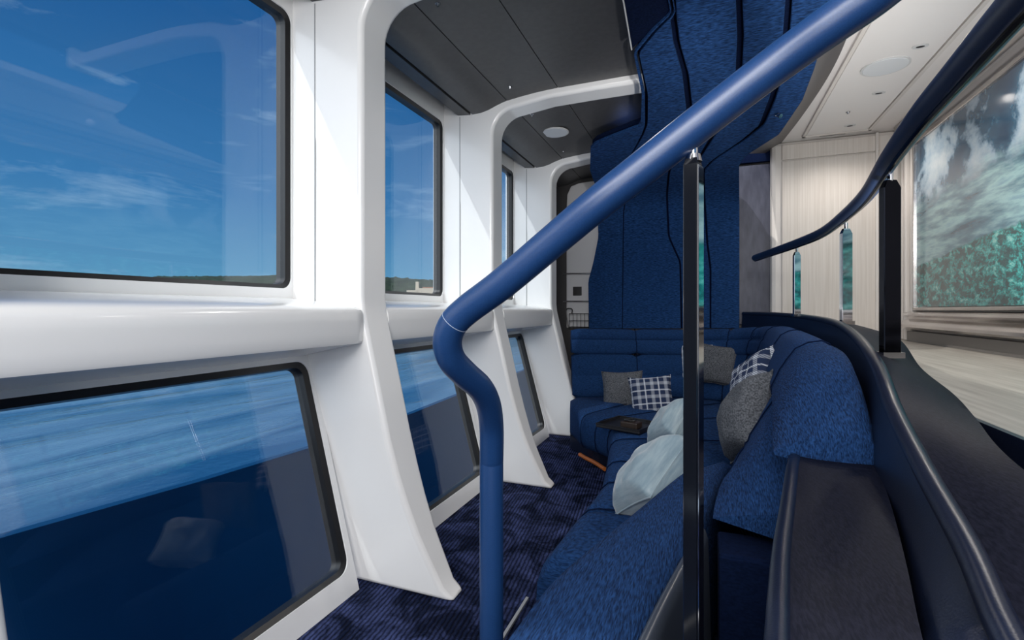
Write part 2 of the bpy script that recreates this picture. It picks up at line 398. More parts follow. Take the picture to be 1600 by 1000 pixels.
def frame_panel(m, fn, opening, rect, d0=0.0, d1=-.045):
    out_ = outer_match(opening, *rect)
    a = [fn(y, z, d0) for y, z in out_]; b = [fn(y, z, d0) for y, z in opening]
    c = [fn(y, z, d1) for y, z in opening]; d = [fn(y, z, d1) for y, z in out_]
    m.loft([a, b, c, d], closed=True, loop=True)
BAYS = [(.55, 1.80), (1.99, 3.24), (3.43, 4.68)]
wl = MB(); wn = 1
for bi, (y0, y1) in enumerate(BAYS):
    for part in (0, 1):
        if part == 0: fn = upper; z0, z1, rect = .098, 1.378, (y0-.02, y1+.02, .03, 1.60); r = .05; ga = .022
        else: fn = lower; z0, z1, rect = -1.147, -.232, (y0-.02, y1+.02, -1.25, -.12); r = .06; ga = .024
        gy0, gy1 = y0+.05, y1-.008
        if part == 1: gy0, gy1 = y0+.05, y1-.01
        op = rrect(gy0, gy1, z0, z1, r)
        frame_panel(wl, fn, op, rect)
        ins = rrect(gy0+ga, gy1-ga, z0+ga*.8, z1-ga, r*.7)
        g = MB(); rows = [[fn(y, z, d) for y, z in P] for P, d in ((op, -.002), (op, -.006), (ins, -.016), (ins, -.07), (op, -.07))]
        g.loft(rows[1:], closed=True, loop=True)
        pos = ['nearest', 'middle', 'farthest'][bi]; lv = ['tall upper', 'leaning lower'][part]
        o = g.build('window_%d' % wn, BLACKG); wn += 1
        setting(o, '%s window, %s bay of the side wall' % (lv, pos), 'window')
        q = rrect(gy0+ga-.004, gy1-ga+.004, z0+ga*.8-.004, z1-ga+.004, r*.7)
        pm = MB(); pm.loft([[fn(y, z, -.030) for y, z in q], [fn(y, z, -.042) for y, z in q]], closed=True, caps=True)
        pm.build('glass_pane', GLASS, o, smooth=False)
# stretch of side wall beyond the last rib
wl.box(-1.90, -1.80, 4.87, FARY+.1, EYE-.24, EYE+1.6)
wl.box(-1.90, -1.80, -1.0, .36, EYE-.24, EYE+1.6)
wl.add([lower(4.87, -.2), lower(FARY+.1, -.2), lower(FARY+.1, -1.25), lower(4.87, -1.25), lower(4.87, -.2, -.1), lower(FARY+.1, -.2, -.1), lower(FARY+.1, -1.25, -.1), lower(4.87, -1.25, -.1)],
       [(0, 1, 2, 3), (4, 5, 6, 7), (0, 1, 5, 4), (2, 3, 7, 6)])
o = wl.build('wall_left', WHITE, smooth=False); setting(o, 'white moulded side wall around the windows', 'wall')
# horizontal bull-nose beam between the upper and the lower windows
bp = [(-1.86, .060), (-1.78, .052), (-1.66, .042), (-1.54, .030), (-1.46, .020), (-1.425, .012), (-1.405, .0), (-1.397, -.018), (-1.394, -.05), (-1.396, -.10), (-1.397, -.135), (-1.402, -.146), (-1.44, -.153), (-1.52, -.170), (-1.62, -.190), (-1.75, -.218), (-1.86, -.235)]
for i, (y0, y1) in enumerate([(.55, 1.80), (1.99, 3.24), (3.43, 4.68)]):
    rows = []
    for y, s, dx in ((y0-.01, 1, 0), (y1-.05, 1, 0), (y1-.004, .985, .003), (y1+.008, .93, .012), (y1+.012, .86, .025)):
        rows.append([Vector((x-(dx if x > -1.7 else 0), y, EYE-.075+(z+.075)*s)) for x, z in bp])
    b = MB().loft(rows, closed=True, caps=True)
    o = b.build('trim_%d' % (5+i), WHITE, angle=.9)
    setting(o, 'white rounded horizontal beam between upper and lower windows, %s bay' % ['nearest', 'middle', 'farthest'][i], 'beam')

# dark lounge ceiling: long panels with joints
prof = [(-1.685, 1.412), (-1.585, 1.402)], [(-1.565, 1.403), (-1.50, 1.405), (-1.44, 1.418), (-1.38, 1.440), (-1.33, 1.455), (-1.303, 1.461)], [(-1.297, 1.462), (-1.2, 1.474), (-1.1, 1.484), (-1.0, 1.490), (-.933, 1.492)], [(-.927, 1.492), (-.5, 1.495), (-.30, 1.495)]
ceil = MB().box(-1.85, -.05, -1.0, FARY+.1, EYE+1.55, EYE+1.60).build('ceiling', SLOT, smooth=False)
setting(ceil, 'charcoal panelled ceiling over the sunken lounge', 'ceiling')
for P in prof:
    rows = [[Vector((x, y, EYE+z)) for x, z in P]+[Vector((x, y, EYE+z+.04)) for x, z in reversed(P)] for y in (-1.0, FARY+.05)]
    MB().loft(rows, closed=True, caps=True).build('ceiling_panel', CEILD, ceil)

# far bulkhead (dark) and the niche in it
wf = MB().box(-1.85, 1.65, FARY+.04, FARY+.14, 0, EYE+1.8)
o = wf.build('wall_far', mat('dark_bulkhead', (.045, .043, .045), .4), smooth=False); setting(o, 'dark bulkhead at the far end of the lounge', 'wall')

# swooping blue fabric wall that turns into a ceiling
FP = cr_spline([(0, FARY, -.30), (0, FARY, .6), (0, FARY, .98), (0, FARY-.06, 1.12), (0, FARY-.25, 1.225), (0, FARY-.65, 1.30), (0, 4.2, 1.355), (0, 3.5, 1.39), (0, 2.8, 1.43), (0, 2.0, 1.475), (0, 1.2, 1.53)], 8)
def on_fabric(px_, py_, off=0.0):
    """where the view line through an image point meets the swept fabric surface"""
    best = None
    for a, b in zip(FP, FP[1:]):
        # z = s*Y along a ray of fixed px,py
        u = px_-800; yk = math.cos(YAW)*FPX+math.sin(YAW)*u; m = (484-py_)/yk
        fa = a.z-m*a.y; fb = b.z-m*b.y
        if fa == fb: continue
        t = fa/(fa-fb)
        if -1e-6 <= t <= 1+1e-6:
            q = a.lerp(b, t); tn = (b-a).normalized(); best = (q, tn)
            break
    if best is None: q = FP[-1]; tn = Vector((0, -1, 0))
    else: q, tn = best
    xk = -math.sin(YAW)*FPX+math.cos(YAW)*(px_-800); yk = math.cos(YAW)*FPX+math.sin(YAW)*(px_-800)
    nrm = Vector((0, -tn.z, tn.y))         # towards the room
    return Vector((q.y*xk/yk, q.y, EYE+q.z))+nrm*off
bL = [(513, 921), (440, 920), (410, 928), (370, 936), (290, 932), (262, 922), (222, 923), (212, 945), (190, 1001), (140, 1003), (75, 990), (40, 1018), (12, 1048), (-30, 1040), (-60, 1036)]
bA = [(513, 973), (330, 975), (240, 985), (205, 1004), (189, 1010), (140, 1010), (75, 996), (40, 1024), (12, 1052), (-30, 1044), (-60, 1040)]
b1 = [(513, 1065), (410, 1063), (370, 1045), (300, 1042), (265, 1045), (220, 1062), (165, 1077), (110, 1071), (60, 1057), (20, 1052), (-30, 1050), (-60, 1048)]
b2 = [(513, 1084), (300, 1080), (250, 1088), (210, 1112), (160, 1142), (110, 1154), (50, 1157), (-30, 1154), (-60, 1152)]
b3 = [(513, 1110), (420, 1110), (380, 1105), (300, 1100), (262, 1099), (245, 1115), (215, 1160), (190, 1190), (150, 1206), (110, 1218), (50, 1228), (-30, 1234), (-60, 1236)]
bR = [(513, 1155), (252, 1155), (238, 1166), (204, 1218), (150, 1254), (102, 1272), (50, 1287), (-30, 1302), (-60, 1306)]
wfab = thing('wall_fabric', None, 'wall'); setting(wfab, 'blue chenille wall sweeping up into the ceiling', 'wall')
YS = list(range(513, -61, -7))
def fstrip(bl, br, gl, gr, off, mt, name, th=.03):
    rows = []
    for y in YS:
        g_ = interp([(-60, 2.6), (160, 2.4), (260, .8), (513, .6)], y)
        xl = interp([(-a, b) for a, b in bl], -y)+gl*g_; xr = interp([(-a, b) for a, b in br], -y)-gr*g_
        if xr < xl+1.5: xr = xl+1.5
        rows.append([on_fabric(xl+(xr-xl)*i/6, y, off) for i in range(7)])
    m = MB(); back = []
    for y in YS:
        g_ = interp([(-60, 2.6), (160, 2.4), (260, .8), (513, .6)], y)
        xl = interp([(-a, b) for a, b in bl], -y)+gl*g_; xr = max(xl+1.5, interp([(-a, b) for a, b in br], -y)-gr*g_)
        back.append([on_fabric(xl+(xr-xl)*i/6, y, off-th) for i in (6, 5, 4, 3, 2, 1, 0)])
    m.loft([a+b for a, b in zip(rows, back)], closed=True, caps=True)
    return m.build(name, mt, wfab, bevel=.006, segs=2, angle=.9)
fstrip(bL, bR, 2, 2, .0, NAVYF, 'backing', .04)
def gaps(p): return p
for bl, br, gl, gr in ((bL, bA, 0, 1.0), (bA, b1, 1.0, 2.0), (b1, b2, 2.0, 2), (b2, b3, 2, 2.0), (b3, bR, 2.0, 0)):
    fstrip(bl, br, gl, gr, .03, FABW, 'fabric_panel', .02)
# sweep fabric in shadow on the lounge side, shade painted as darker navy
v = [on_fabric(p, q, .015) for p, q in ((962, -60), (975, 0), (987, 72), (1018, 42), (1050, 10), (1040, -60))]
v2 = [a+Vector((0, 0, .05)) for a in v]
MB().add(v+v2, [(0, 1, 2, 3, 4, 5), (6, 7, 8, 9, 10, 11)]+[(i, (i+1) % 6, (i+1) % 6+6, i+6) for i in range(6)]).build('shaded_panel', NAVYF, wfab, smooth=False)
MB().tube([on_fabric(p, q, .02) for p, q in ((962, -60), (975, 0), (987, 72))], .004, 8).build('edge_piping', PLAST, wfab)

# deck side: ceiling, fascia, floor, walls
CZ = EYE+1.60
cpx = [(1206, 243), (1222, 222), (1250, 186), (1285, 135), (1310, 90), (1330, 40), (1342, -10), (1350, -60)]
cl = [pixZ(a, b, CZ) for a, b in cpx]
cl = cr_spline(cl, 5)
fr = []
for i, p in enumerate(cl):
    pass
rows = [[Vector((p.x, p.y, CZ)), Vector((1.75, p.y, CZ)), Vector((1.75, p.y, CZ+.05)), Vector((p.x, p.y, CZ+.05))] for p in cl]
cr_ = MB().loft(rows, closed=True, caps=True)
cr_.box(cl[-1].x, 1.75, -.5, cl[-1].y, CZ, CZ+.05)
cd_ = cr_.build('ceiling_deck', CEILC, smooth=False); setting(cd_, 'warm white ceiling over the side deck', 'ceiling')
# recessed centre panel with raised lip
pl = [pixZ(1242, 213, CZ), pixZ(1353, 203, CZ)]
xa = pl[0].x; xb = pl[1].x; ya = 5.22
pan = MB().box(xa+.09, xb, .6, ya, CZ-.012, CZ-.001); pan.build('ceiling_panel', CEILC, cd_, bevel=.004, smooth=False)
lip = MB()
lip.box(xa+.06, xb+.03, ya+.008, ya+.035, CZ-.02, CZ); lip.box(xb+.006, xb+.03, .6, ya+.035, CZ-.02, CZ); lip.box(xa+.06, xa+.083, .6, ya+.035, CZ-.02, CZ)
lip.build('ceiling_lip', CREAM, cd_, smooth=False)
# taupe fascia between the fabric sweep and the deck ceiling
fe = resample([on_fabric(a, b, .0) for a, b in ((1150, 246), (1156, 240), (1166, 232), (1218, 202), (1254, 148), (1272, 100), (1287, 48), (1302, -30), (1306, -60))], 40)
ce = resample(cl, 40)
rows = []
for a, b in zip(fe, ce):
    rows.append([a.lerp(b, t)+Vector((0, 0, min(.035, .004*len(rows))*math.sin(t*PI))) for t in [i/6 for i in range(7)]])
rows2 = [r+[p+Vector((.0, 0, .03)) for p in reversed(r)] for r in rows[1:]]
o = MB().loft(rows2, closed=True, caps=True).build('trim_8', FASC); setting(o, 'taupe curved fascia between the blue fabric sweep and the deck ceiling', 'trim')

FZ = EYE-.26
o = MB().box(.60, 1.75, 1.28, FARY+.3, FZ-.10, FZ).build('floor_deck', WOODF, smooth=False); setting(o, 'pale wooden floor of the raised side deck', 'floor')
o = MB().box(.585, 1.72, 1.255, 1.28, FZ-.3, FZ+.002).build('trim_9', NAVY, smooth=False); setting(o, 'navy edge of the raised deck floor', 'trim')
o = MB().box(.585, .60, 1.255, 3.2, FZ-.3, FZ+.002).build('trim_10', NAVY, smooth=False); setting(o, 'navy side edge of the raised deck floor', 'trim')
o = MB().box(-1.9, 1.75, -1.75, -1.65, -.1, EYE+1.6).build('wall_back', mat('back_wall', (.25, .25, .26), .6), smooth=False); setting(o, 'rear bulkhead behind the viewer', 'wall')
o = MB().box(.46, 1.75, -.6, 1.255, FZ-.34, FZ-.30).build('floor_step', NAVY2, smooth=False); setting(o, 'navy step below the raised deck', 'floor')
# right wall
XR = 1.60
wr = MB().box(XR+.02, XR+.12, .4, FARY+.3, FZ-.05, CZ)
wr = wr.build('wall_right', CREAM, smooth=False); setting(wr, 'cream lacquered wall of the side deck', 'wall')
m = MB(); m.box(XR-.01, XR+.03, 5.08, 5.12, FZ, EYE+1.42); m.box(XR-.02, XR+.03, 5.19, 5.23, FZ, EYE+1.5); m.box(XR-.01, XR+.03, 5.30, 5.34, FZ, EYE+1.5)
m.build('jamb_moulding', CREAM, wr, bevel=.008, smooth=False)
m = MB(); m.box(XR+.0, XR+.03, .6, 5.30, EYE+1.42, EYE+1.47); m.box(XR-.03, XR+.03, .6, 5.30, EYE+1.50, EYE+1.545); m.box(XR-.07, XR+.03, .6, 5.30, EYE+1.56, CZ)
m.build('crown_moulding', mat('cornice', (.42, .39, .37), .35), wr, bevel=.008, smooth=False)
MB().box(XR-.035, XR+.02, .6, 5.10, FZ, FZ+.085).build('baseboard', mat('grey_skirting', (.20, .185, .17), .5), wr, smooth=False)
# polished moulded sill below the picture
sp_ = [(0, -.012), (-.02, -.014), (-.05, -.03), (-.055, -.045), (-.03, -.06), (-.028, -.075), (-.06, -.095), (-.085, -.12), (-.088, -.14), (-.07, -.155), (.02, -.16)]
rows = [[Vector((XR+a, y, EYE+b)) for a, b in sp_] for y in [1.0+(5.12-1.0)*i/10 for i in range(11)]]
MB().loft(rows, closed=True, caps=True).build('polished_sill', SILVER, wr)
# cream panelled bulkhead at the end of the deck
YB = 5.58-.24
xl, xr_ = pixY(1205, 300, YB).x, XR+.02
bh = MB().box(xl, xr_, YB+.03, YB+.12, EYE-.4, CZ)
bh = bh.build('wall_deck', CREAM, bevel=.04, smooth=False); setting(bh, 'pale grained panelled wall at the end of the side deck', 'wall')
xa2, xb2 = pixY(1222, 300, YB).x, pixY(1376, 300, YB).x
ztop = EYE+1.62*.0
za = pixY(1300, 242, YB).z; zb = pixY(1300, 218, YB).z
MB().box(xa2, xb2, YB+.01, YB+.035, EYE-.38, za-.012).build('veneer_panel', WOODC, bh, bevel=.006, smooth=False)
MB().box(xa2, xb2, YB+.01, YB+.035, za, zb).build('veneer_panel', WOODC, bh, bevel=.006, smooth=False)
xm = pixY(1368, 300, YB).x
MB().box(xm, xm+.022, YB-.012, YB+.02, EYE-.38, zb+.02).build('corner_moulding', CREAM, bh, bevel=.006, smooth=False)
# slate leather panel beside the fabric wall
xa3, xb3 = pixY(1155, 300, FARY).x, pixY(1204, 300, FARY).x
lp = MB().box(xa3-.02, xb3+.03, FARY+.0, FARY+.035, EYE-.15, pixY(1180, 256, FARY-.03).z)
MB().box(xa3-.02, xb3+.12, FARY-.02, FARY+.03, pixY(1180, 254, FARY).z, EYE+1.75).build('recess_panel', NAVYF, o if False else None, smooth=False)
bpy.data.objects['recess_panel'].name = 'wall_recess'
setting(bpy.data.objects['wall_recess'], 'dark navy recess above the slate leather wall panel', 'wall')
lp = lp.build('wall_panel', LEATH, bevel=.01, smooth=False); setting(lp, 'slate blue leather wall panel beside the blue fabric', 'wall')

# deep blue panel outside
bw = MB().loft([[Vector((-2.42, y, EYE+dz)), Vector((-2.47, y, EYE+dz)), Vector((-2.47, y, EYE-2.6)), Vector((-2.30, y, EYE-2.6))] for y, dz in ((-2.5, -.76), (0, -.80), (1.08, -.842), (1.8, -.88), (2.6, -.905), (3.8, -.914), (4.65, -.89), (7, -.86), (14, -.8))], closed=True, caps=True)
o = bw.build('wall_outside', DEEPB, smooth=False); setting(o, 'deep blue panel outside the lower windows', 'bulwark')
# sea
o = MB().add([(-4000, -2500, -5), (300, -2500, -5), (300, 4500, -5), (-4000, 4500, -5)], [(0, 1, 2, 3)]).build('sea', sea_mat(), smooth=False)
tag(o, 'rippling blue sea outside the windows', 'sea'); o['kind'] = 'stuff'

# ================================================================== COAST
def coast():
    cols = 760; rws = 14; V = []; F = []
    tops = [(-900, 4), (-200, 12), (60, 43), (100, 46), (180, 47), (230, 46), (300, 46.5), (380, 47), (450, 49.5), (540, 46), (605, 46), (640, 43), (700, 40), (800, 34), (1000, 20)]
    for j in range(rws):
        t = j/(rws-1); D = 420+220*t
        for i in range(cols):
            px_ = -900+1900*i/(cols-1); k = D/FPX
            h = (interp(tops, px_)+4)*(640/FPX)*math.sin(min(1, t*1.0)*PI/2)**.8
            h = max(h, 0)
            p = pix(px_, 484, k); jit = mnoise.noise(Vector((px_*.11, t*7, 1.5)))*1.6*t+mnoise.noise(Vector((px_*.45, t*9, 4)))*1.3*t+mnoise.noise(Vector((px_*1.2, t*13, 9)))*.8*t
            V.append((p.x, p.y, -5.2+(EYE+5.2+h if t > .5 else (EYE+5.2+h)*t*2)*1.0+jit if t > 0 else -5.4))
    for j in range(rws-1):
        for i in range(cols-1): a = j*cols+i; F.append((a, a+1, a+cols+1, a+cols))
    o = mesh('coast', V, F, HILLM, smooth=True, angle=3); return tag(o, 'dark wooded coast along the horizon beyond the windows', 'coast')
coast()
cp = pix(657, 461, 400/FPX)
cs = thing('castle', 'pale stone castle on the wooded coast beyond the middle window', 'castle', (cp.x, cp.y, cp.z-.8))
def cbox(name, dx, w_, h, z0, mt, d=6):
    q = MB().box(dx-w_/2, dx+w_/2, -d/2, d/2, z0, z0+h).build(name, mt, cs, smooth=False); q.rotation_euler.z = YAW; return q
cbox('hall', 4, 15, 6.2, 0, STONE); cbox('wing', -6, 9, 4.6, 0, STONE)
cbox('tower', -2.4, 2.6, 11.4, 0, STONE, 3); cbox('roof', 6.5, 9, .9, 6.2, ROOFM, 5)

# ================================================================== LEDGE AND STAIR SHELL
RIM = [(.285, .45, -.38), (.295, .58, -.365), (.308, .70, -.344), (.334, .85, -.315), (.368, 1.1, -.280), (.41, 1.4, -.225), (.464, 1.75, -.142), (.56, 2.4, -.09), (.62, 3.0, -.06), (.63, 3.6, -.045), (.60, 4.3, -.035), (.50, 4.9, -.03), (.34, 5.36, -.03)]
OUT = [(.47, .45, -.28), (.455, .58, -.275), (.445, .72, -.265), (.44, .92, -.245), (.475, 1.12, -.24), (.56, 1.42, -.24), (.66, 1.80, -.24), (.78, 2.4, -.225), (.87, 2.95, -.14), (.90, 3.6, -.11), (.92, 4.3, -.095), (.92, 4.9, -.08), (.90, 5.34, -.075)]
n = 70
R = cr_spline(RIM, 8); O = cr_spline(OUT, 8)
ledge = thing('wall_ledge', None, 'ledge', (.6, 2.4, 0)); setting(ledge, 'navy leather ledge sweeping behind the sofa towards the viewer', 'ledge')
rows = []; 
E3 = Vector((0, 0, EYE))
for a, b in zip(R, O):
    a = a+E3; b = b+E3; up = Vector((0, 0, .006))
    prof_ = [a+(b-a)*t+up*math.sin(t*PI) for t in [i/8 for i in range(9)]]
    rows.append(prof_+[b+Vector((.006, 0, -.012)), b+Vector((.006, 0, -.5)), a+Vector((.02, 0, -.5))])
MB().loft(rows, closed=True, caps=True).build('ledge_top', NAVY2, ledge, angle=.7)
MB().tube([a+E3+Vector((-.004, 0, -.008)) for a in R], .018, 14).build('rim_roll', NAVY, ledge)
# inner wall under the rim, down to the arm shelf
GRV = [(.17, .45), (.205, .58), (.245, .73), (.288, .92), (.35, 1.2), (.405, 1.50), (.455, 1.8), (.55, 2.4), (.61, 3.0), (.62, 3.6), (.59, 4.3), (.49, 4.9), (.33, 5.36)]
G = cr_spline([(a, b, 0) for a, b in GRV], 8)
rows = []
for i, (a, g) in enumerate(zip(R, G)):
    top = a+E3+Vector((-.015, 0, -.02)); bot = Vector((g.x, g.y, EYE-.41))
    if bot.x > top.x-.004: bot.x = top.x-.004
    mid = top.lerp(bot, .55)+Vector((-.008, 0, 0))
    rows.append([top, mid, bot, Vector((bot.x, bot.y, .05)), Vector((bot.x+.03, bot.y, .05)), top+Vector((.03, 0, 0))])
MB().loft(rows, closed=True, caps=True).build('inner_wall', NAVY, ledge, angle=.7)
rebase(ledge)
# arm shelf
EDG = [(.035, .45), (.055, .58), (.072, .70), (.083, .78), (.106, .935), (.146, 1.163), (.19, 1.42), (.205, 1.50), (.235, 1.72)]
GV2 = [(.165, .45), (.20, .58), (.232, .70), (.25, .78), (.286, .935), (.335, 1.163), (.385, 1.42), (.40, 1.50), (.43, 1.72)]
Eg = cr_spline([(a, b, 0) for a, b in EDG], 6); Gg = cr_spline([(a, b, 0) for a, b in GV2], 6)
shelf = thing('arm_shelf', 'navy grained leather shelf beside the cut end of the sofa backrest', 'shelf', (.2, 1.0, 0))
rows = []
for a, g in zip(Eg, Gg):
    z = EYE-.39; r = []
    for q in range(7):
        an = PI-q/6*PI/2; r.append(Vector((a.x+.02+.02*math.cos(an), a.y, z-.02+.02*math.sin(an))))
    r += [Vector((a.x+(g.x-a.x)*t, a.y+(g.y-a.y)*t, z-.004*math.sin(t*PI))) for t in (.3, .5, .7, .9, 1)]
    r += [Vector((g.x, g.y, 0.02)), Vector((a.x, a.y, 0.02))]
    rows.append(r)
MB().loft(rows, closed=True, caps=True).build('shelf_body', NAVY2, shelf, angle=.8)
MB().tube([Vector((a.x+.012, a.y, EYE-.40)) for a in Eg], .016, 14).build('rolled_edge', NAVY, shelf)
rebase(shelf)

# ================================================================== SOFA
SZ = EYE-.82
SB = [(.00, 1.59), (.02, 2.04), (.08, 2.38), (.13, 2.7), (.20, 3.3), (.26, 4.2), (.16, 4.85), (-.45, 4.86), (-1.20, 4.60)]
sofa = thing('curved_sofa', 'deep blue chenille curved sofa filling the sunken lounge', 'sofa', (-.2, 3.2, 0))
SFc = cr_spline([(a, b, 0) for a, b in SOFF], 12); SBc = cr_spline([(a, b, 0) for a, b in SB], 12)
def seat_section(f, b, h):
    """closed outline across the seat, front to back"""
    d = (b-f); L_ = d.length; u = d/L_
    o = []
    for s, z in ((.09, .150), (.035, .165), (.010, .21), (0, .27), (.004, .33), (.018, .375), (.045, .402), (.09, .414), (.16, .418), (.5*L_, .424), (L_-.02, .418), (L_, .40), (L_, .10)):
        o.append(Vector((f.x+u.x*s, f.y+u.y*s, z-.42+SZ+h)))
    return o
cuts = [0, 13, 26, 38, 50, 61, 72, 84, 96]
for ci in range(len(cuts)-1):
    a, b = cuts[ci], cuts[ci+1]; rows = []; NS = 14
    for q in range(NS+1):
        t = a+(b-a)*q/NS; i = min(int(t), len(SFc)-2); fr_ = t-i
        f = SFc[i].lerp(SFc[i+1], fr_); bb = SBc[i].lerp(SBc[i+1], fr_)
        e_ = min(q, NS-q)/NS; dip = -.030*max(0, 1-e_/.09)
        r = seat_section(f, bb, 0); c = sum(r, Vector())/len(r)
        if q in (0, NS): r = [c+(p-c)*.955 for p in r]
        r = [p+Vector((0, 0, dip if p.z > SZ-.05 else 0)) for p in r]
        rows.append(r)
    if ci: MB().tube([p+Vector((0, 0, -.004)) for p in seat_section(SFc[a], SBc[a], 0)[:-1]], .003, 6, caps=False).build('seam_piping', NAVYF, sofa)
    MB().loft(rows, closed=True, caps=True).build('seat_cushion', FABB, sofa, angle=1.0)
# plinth under the seat
rows = []
for i in range(0, len(SFc), 4):
    f, b = SFc[i], SBc[i]; u = (b-f).normalized()
    p = f+u*.16; rows.append([Vector((p.x, p.y, .005)), Vector((p.x, p.y, .11)), Vector((b.x, b.y, .11)), Vector((b.x, b.y, .005))])
MB().loft(rows, closed=True, caps=True).build('plinth', NAVY, sofa, smooth=False)
# back cushions, two tiers
TT = [(.40, 1.50, -.15), (.45, 2.0, -.135), (.50, 2.6, -.125), (.54, 3.3, -.12), (.56, 4.1, -.12), (.50, 4.72, -.14), (.28, 5.10, -.17), (-.10, 5.20, -.19), (-.62, 5.08, -.19), (-1.26, 4.83, -.185)]
T = cr_spline(TT, 12)
def tnorm(i, t):
    i = max(0, min(len(T)-2, i)); d = T[i+1]-T[i]; n_ = Vector((-d.y, d.x, 0)).normalized(); return n_
TN = [tnorm(i, 0) for i in range(len(T))]
for _ in range(6): TN = [((TN[max(i-1, 0)]+TN[i]+TN[min(i+1, len(TN)-1)])/3).normalized() for i in range(len(TN))]
tot = len(T)-1
def at_T(t):
    i = min(int(t), tot-1); f = t-i; return T[i].lerp(T[i+1], f), TN[i].lerp(TN[i+1], f).normalized()
def wfac(t): return interp([(0, 1), (30, .95), (50, .8), (66, .62), (84, .5), (tot, .5)], t)
def up_section(t, s=1):
    p, n_ = at_T(t); wf_ = wfac(t); zt = p.z
    gq = interp([(50, 0), (60, .035)], t)
    o = []; zb_ = zt-.25; hs = interp([(0, .30), (1.5, .42), (3, .58), (6, .82), (9, .95), (12, 1)], t)
    for d, z in ((.0, zt-.05), (.012, zt-.012), (.04, zt), (.09, zt-.008), (.14, zt-.035), (.175, zt-.085), (.187-gq, zt-.105), (.20, zt-.125), (.215, zt-.16), (.235, zt-.205), (.232, zt-.235), (.20, zt-.25), (.10, zt-.25), (.0, zt-.25)):
        q = p+n_*d*wf_; o.append(Vector((q.x, q.y, EYE+zb_+(z-zb_)*hs)))
    return o
def lo_section(t, s=1):
    p, n_ = at_T(t); wf_ = wfac(t); zt = p.z
    bot = interp([(0, -.60), (8, -.62), (22, -.84), (tot, -.84)], t)
    base = interp([(0, .40), (22, .43), (40, .40), (tot, .38)], t)
    hs = interp([(0, .22), (2, .42), (5, .72), (9, .95), (12, 1)], t); z0 = bot+(zt-.245-bot)*hs; o = []
    gq = interp([(50, 0), (60, .022)], t)
    for f, e_ in ((0, 0), (.18, .012), (.40, .02), (.46, .014-gq*.5), (.49, .02-gq), (.52, .014-gq*.5), (.58, .02), (.8, .014), (.94, .0), (1.0, -.03)):
        d = .215+(base-.215)*f+e_; z = z0+(bot-z0)*f
        if t > 55 and abs(f-.5) < .12: d -= .0
        q = p+n_*d*wf_; o.append(Vector((q.x, q.y, EYE+z)))
    q = p+n_*(base-.20)*wf_; o.append(Vector((q.x, q.y, EYE+bot-.03)))
    q = p+n_*.05*wf_; o.append(Vector((q.x, q.y, EYE+max(bot, z0-.05))))
    q = p+n_*.05*wf_; o.append(Vector((q.x, q.y, EYE+z0+.01)))
    return o
def cushion_run(fn, a, b, name, mt, amp=.014):
    rows = []; NS = 14
    for q in range(NS+1):
        t = a+(b-a)*q/NS; r = fn(t); c = sum(r, Vector())/len(r); e_ = min(q, NS-q)
        s = {0: .86, 1: .96, 2: .99}.get(e_, 1.0)
        if a == 0 and q < 3: s = (.97, .99, 1)[q]
        rows.append([c+(p-c)*s for p in r])
    if a: MB().tube([p for p in fn(a)]+[fn(a)[0]], .0032, 6, caps=False).build('seam_piping', NAVYF, sofa)
    return MB().loft(rows, closed=True, caps=True).build(name, mt, sofa, angle=1.1)
bc = [0, 20, 38, 53, 63, 74, 86, 97, tot]
for a, b in zip(bc, bc[1:]):
    mt = FABN if a == 0 else FABB
    cushion_run(up_section, a, b, 'upper_back_cushion', mt)
    cushion_run(lo_section, a, b, 'lower_back_cushion', mt)
# near end: broad upholstered bolster returning towards the viewer
BLf = [(-.37, .55), (-.365, .75), (-.355, .92), (-.325, 1.15), (-.20, 1.60), (-.085, 2.0), (.05, 2.35), (.12, 2.6)]
BRt = [(-.16, .55), (-.145, .78), (-.11, 1.03), (-.072, 1.25), (-.035, 1.45), (.03, 1.9), (.09, 2.3), (.15, 2.6)]
Bl = cr_spline([(a, b, 0) for a, b in BLf], 6); Br = cr_spline([(a, b, 0) for a, b in BRt], 6)
rows = []
for i, (a, b) in enumerate(zip(Bl, Br)):
    zt = EYE-interp([(0, .62), (30, .61), (36, .66), (42, .78)], i); w_ = (b-a)
    r = []
    for t, dz in ((-.10, -.50), (-.10, -.22), (-.085, -.12), (-.04, -.04), (.04, -.008), (.18, 0), (.4, .008), (.7, .006), (.92, -.006), (1.0, -.03), (1.0, -.50)):
        p = a+w_*t; r.append(Vector((p.x, p.y, max(.03, zt+dz))))
    rows.append(r)
MB().loft(rows, closed=True, caps=True).build('end_bolster', FABN, sofa, angle=1.1)
# navy shell edging the bolster, its edge highlight painted as paler leather
rows = []
for i, b in enumerate(Br[:26]):
    zt = EYE-.615; r = []
    for dx, dz in ((-.004, -.6), (-.004, -.02), (.002, -.004), (.012, .0), (.022, -.006), (.030, -.03), (.045, -.6)):
        r.append(Vector((b.x+dx, b.y, max(.02, zt+dz))))
    rows.append(r)
MB().loft(rows, closed=True, caps=True).build('shell_edge', mat('navy_leather_highlight', (.045, .055, .075), .28, spec=.6), sofa, angle=1.0)
# navy end block under the cut back cushions
MB().box(.03, .20, 1.46, 1.62, .02, EYE-.66).build('end_block', NAVYF, sofa, smooth=False, bevel=.01)
rebase(sofa)

